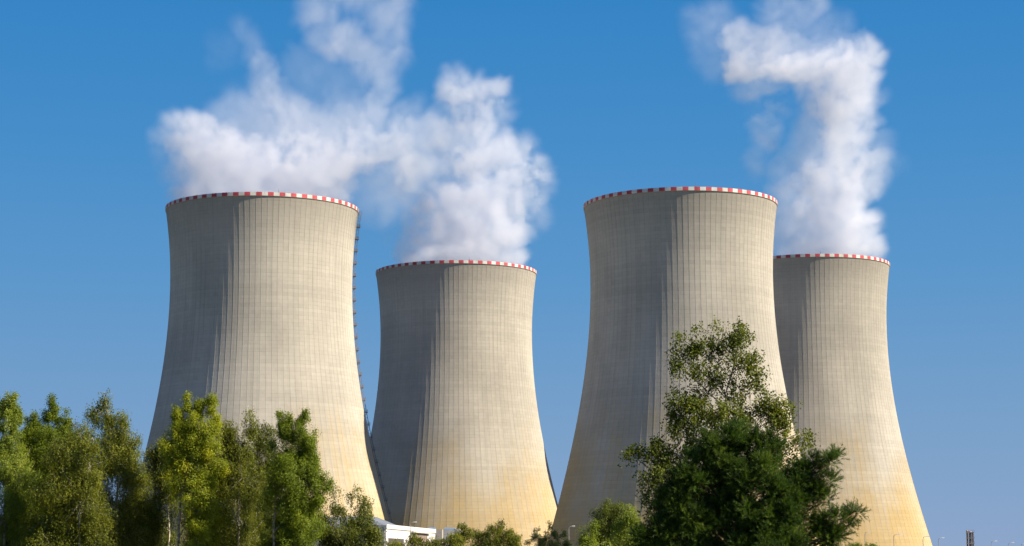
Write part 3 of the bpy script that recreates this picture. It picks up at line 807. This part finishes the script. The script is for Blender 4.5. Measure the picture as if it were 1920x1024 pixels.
def steam_nodes(name, lo, hi, vox, seed, pts):
    g = bpy.data.node_groups.new(name, 'GeometryNodeTree')
    g.interface.new_socket('Geometry', in_out='INPUT', socket_type='NodeSocketGeometry')
    g.interface.new_socket('Geometry', in_out='OUTPUT', socket_type='NodeSocketGeometry')
    N, L = g.nodes, g.links
    gi, go = N.new('NodeGroupInput'), N.new('NodeGroupOutput')
    oi = N.new('GeometryNodeObjectInfo'); oi.inputs['Object'].default_value = pts; src = oi.outputs['Geometry']
    pos = N.new('GeometryNodeInputPosition').outputs[0]
    def vm(op, a, b, k=None):
        n = N.new('ShaderNodeVectorMath'); n.operation = op
        L.new(a, n.inputs[0])
        if k is not None: n.inputs['Scale'].default_value = k
        elif isinstance(b, tuple): n.inputs[1].default_value = b
        else: L.new(b, n.inputs[1])
        return n.outputs[1] if op in ('DISTANCE', 'LENGTH') else n.outputs[0]
    sp = vm('ADD', pos, (seed * 131.7, seed * 57.3, seed * 11.9))
    def nz(scale, detail, rough, col=False):
        n = N.new('ShaderNodeTexNoise')
        n.inputs['Scale'].default_value = scale; n.inputs['Detail'].default_value = detail; n.inputs['Roughness'].default_value = rough
        L.new(sp, n.inputs['Vector'])
        return n.outputs[1 if col else 0]
    w1 = vm('SCALE', vm('SUBTRACT', nz(.017, 6, .60, True), (.5, .5, .5)), None, 32.0)
    p = vm('ADD', pos, w1)
    sn = N.new('GeometryNodeSampleNearest'); sn.domain = 'POINT'
    L.new(src, sn.inputs[0]); L.new(p, sn.inputs['Sample Position'])
    def samp(field, typ):
        s = N.new('GeometryNodeSampleIndex'); s.data_type = typ; s.domain = 'POINT'
        L.new(src, s.inputs['Geometry']); L.new(sn.outputs[0], s.inputs['Index'])
        L.new(field, s.inputs['Value'])
        return s.outputs[0]
    def named(nm):
        n = N.new('GeometryNodeInputNamedAttribute'); n.data_type = 'FLOAT'; n.inputs[0].default_value = nm
        return n.outputs[0]
    c = samp(pos, 'FLOAT_VECTOR'); r = samp(named('puff'), 'FLOAT'); den = samp(named('thick'), 'FLOAT')
    d = math_node(N, L, 'DIVIDE', vm('DISTANCE', p, c), r)
    d = math_node(N, L, 'SUBTRACT', 1.0, d)
    fine = nz(.06, 6, .62)
    d = math_node(N, L, 'ADD', d, math_node(N, L, 'MULTIPLY', math_node(N, L, 'SUBTRACT', fine, .5), 1.0))
    n = N.new('ShaderNodeMapRange'); n.interpolation_type = 'SMOOTHSTEP'
    L.new(d, n.inputs['Value']); n.inputs['From Min'].default_value = -.4; n.inputs['From Max'].default_value = 1.15
    dens = math_node(N, L, 'MULTIPLY', n.outputs[0], math_node(N, L, 'POWER', den, 1.5))
    vc = N.new('GeometryNodeVolumeCube')
    L.new(dens, vc.inputs['Density'])
    vc.inputs['Min'].default_value, vc.inputs['Max'].default_value = lo, hi
    for ax, a, b in zip('XYZ', lo, hi): vc.inputs['Resolution ' + ax].default_value = max(8, int((b - a) / vox))
    sm = N.new('GeometryNodeSetMaterial'); sm.inputs['Material'].default_value = STEAM
    L.new(vc.outputs[0], sm.inputs[0]); L.new(sm.outputs[0], go.inputs[0])
    return g

def steam(label, origin, depth, lobes, seed, vox=1.1):
    r = np.random.default_rng(seed)
    P, R, D = [], [], []
    mpp = depth / FPX
    for cx, cy, rx, ry, den in lobes:
        c = at(cx, cy, depth)
        a, b = rx * mpp * 1.06, ry * mpp * 1.06
        dep = .75 * (a + b) / 2 if a < 40 * 1 else 30
        pr = max(5.0, .55 * min(a, b))
        n = int(max(14, 9.0 * a * b * dep / pr ** 3))
        q = r.normal(size=(n, 3)); q /= np.linalg.norm(q, axis=1)[:, None]
        q *= (r.random(n) ** (1 / 2.2))[:, None]
        e = np.array([max(a - .25 * pr, 1), max(dep - .25 * pr, 1), max(b - .25 * pr, 1)])
        P.append(np.array(c)[None] + q * e); R.append(pr * r.uniform(.8, 1.2, n)); D.append(np.full(n, den) * r.uniform(.85, 1.1, n))
    P = np.concatenate(P) - np.array(origin)[None]; R = np.concatenate(R); D = np.concatenate(D)
    me = bpy.data.meshes.new('steam_plume')
    me.from_pydata([tuple(map(float, v)) for v in P], [], [])
    for nm, arr in (('puff', R), ('thick', D)):
        at_ = me.attributes.new(nm, 'FLOAT', 'POINT'); at_.data.foreach_set('value', arr.astype(np.float32))
    me.materials.append(STEAM)
    pts = bpy.data.objects.new('steam_points', me)      # only read by the node group
    vol = bpy.data.volumes.new('steam_plume'); vol.materials.append(STEAM)
    o = link('steam_plume', vol, None, origin)
    lo = tuple(float(v) for v in P.min(0) - 26); hi = tuple(float(v) for v in P.max(0) + 26)
    lo = (lo[0], lo[1], max(lo[2], -6.0))
    md = o.modifiers.new('steam', 'NODES'); md.node_group = steam_nodes('steam', lo, hi, vox, seed, pts)
    return tag(o, label, 'steam plume', 'steam plumes rising from the towers')

steam('broad white steam cloud spreading left and right above the front left tower', (-103.21, 817.73, 155), 818,
      [(500, 372, 160, 40, 1), (480, 315, 150, 50, 1), (420, 285, 110, 48, 1), (335, 268, 45, 40, .9), (375, 243, 60, 33, .9),
       (560, 272, 110, 60, 1), (640, 300, 80, 55, 1), (690, 262, 80, 55, .8), (745, 265, 60, 50, .65), (610, 222, 60, 32, .5),
       (512, 195, 40, 48, .7), (545, 190, 36, 40, .5), (515, 150, 26, 36, .5), (490, 130, 26, 40, .5), (640, 185, 60, 40, .3), (600, 160, 36, 36, .2), (474, 90, 26, 26, .28), (450, 62, 22, 18, .25), (695, 200, 50, 36, .5),
       (718, 150, 32, 45, .5), (700, 105, 50, 36, .48), (640, 70, 58, 40, .52), (592, 22, 36, 34, .5), (730, 40, 44, 45, .42), (745, 90, 22, 40, .35),
       (650, -10, 90, 28, .36), (335, 330, 40, 30, .35), (300, 300, 28, 22, .3), (715, 335, 45, 45, .45), (765, 300, 55, 60, .75), (800, 255, 45, 45, .55), (770, 215, 40, 35, .35), (560, 330, 110, 50, 1), (650, 350, 40, 40, .8), (350, 320, 40, 50, .7), (560, 205, 40, 30, .45), (620, 150, 90, 60, .2), (560, 250, 190, 60, .3), (720, 370, 60, 60, .3), (460, 215, 60, 40, .3), (410, 90, 40, 30, .12), (305, 272, 26, 26, .6), (350, 240, 34, 26, .6)], 3)
steam('steam rising in a wide ragged column from the second tower from the left', (-27.44, 975.62, 153), 976,
      [(870, 482, 115, 30, 1), (875, 430, 115, 42, 1), (855, 375, 100, 42, .9), (930, 370, 80, 48, .9), (985, 385, 40, 36, .6),
       (965, 325, 46, 46, .8), (905, 300, 80, 45, .8), (845, 265, 50, 42, .55), (888, 232, 45, 38, .8), (860, 182, 48, 36, .8),
       (918, 185, 36, 32, .8), (850, 150, 28, 18, .5), (795, 400, 52, 55, .5), (765, 340, 45, 55, .5), (1015, 370, 22, 36, .4), (1000, 340, 36, 42, .7), (1005, 405, 24, 34, .35), (945, 440, 42, 42, 1), (775, 455, 30, 32, .8), (800, 340, 45, 45, .4), (830, 300, 40, 40, .4), (730, 420, 25, 40, .2), (985, 300, 24, 26, .6), (945, 215, 22, 26, .4), (880, 330, 105, 80, .25), (870, 210, 70, 60, .25), (1005, 335, 24, 50, .25)], 5)
steam('tall white steam column bending left at the top above the rear right tower', (145.52, 974.77, 155), 975,
      [(1560, 465, 100, 40, 1), (1560, 405, 95, 42, 1), (1560, 350, 85, 42, 1), (1600, 312, 58, 46, 1), (1590, 255, 58, 46, .9),
       (1580, 205, 64, 42, 1), (1606, 155, 40, 50, 1), (1560, 135, 74, 44, 1), (1480, 125, 74, 36, 1), (1402, 112, 54, 40, .9),
       (1382, 72, 36, 36, .7), (1450, 75, 44, 36, .6), (1480, 22, 54, 28, .4), (1340, 45, 44, 55, .25), (1432, 255, 22, 46, .5),
       (1415, 310, 22, 36, .33), (1485, 350, 50, 55, .4), (1470, 420, 55, 55, .7), (1478, 455, 34, 34, .85), (1490, 380, 48, 45, .7), (1632, 440, 26, 40, .9), (1640, 330, 22, 28, .9), (1520, 250, 26, 60, .45), (1520, 170, 40, 30, .6), (1625, 220, 26, 30, .8), (1560, 300, 100, 90, .3), (1500, 100, 110, 60, .3), (1440, 200, 40, 40, .1), (1350, 100, 40, 50, .25), (1580, 180, 70, 60, .5), (1540, 60, 50, 30, .2), (1525, 165, 44, 40, .85), (1545, 205, 40, 36, .8), (1600, 115, 44, 34, .7), (1420, 165, 40, 30, .5), (1445, 215, 20, 34, .4)], 8)
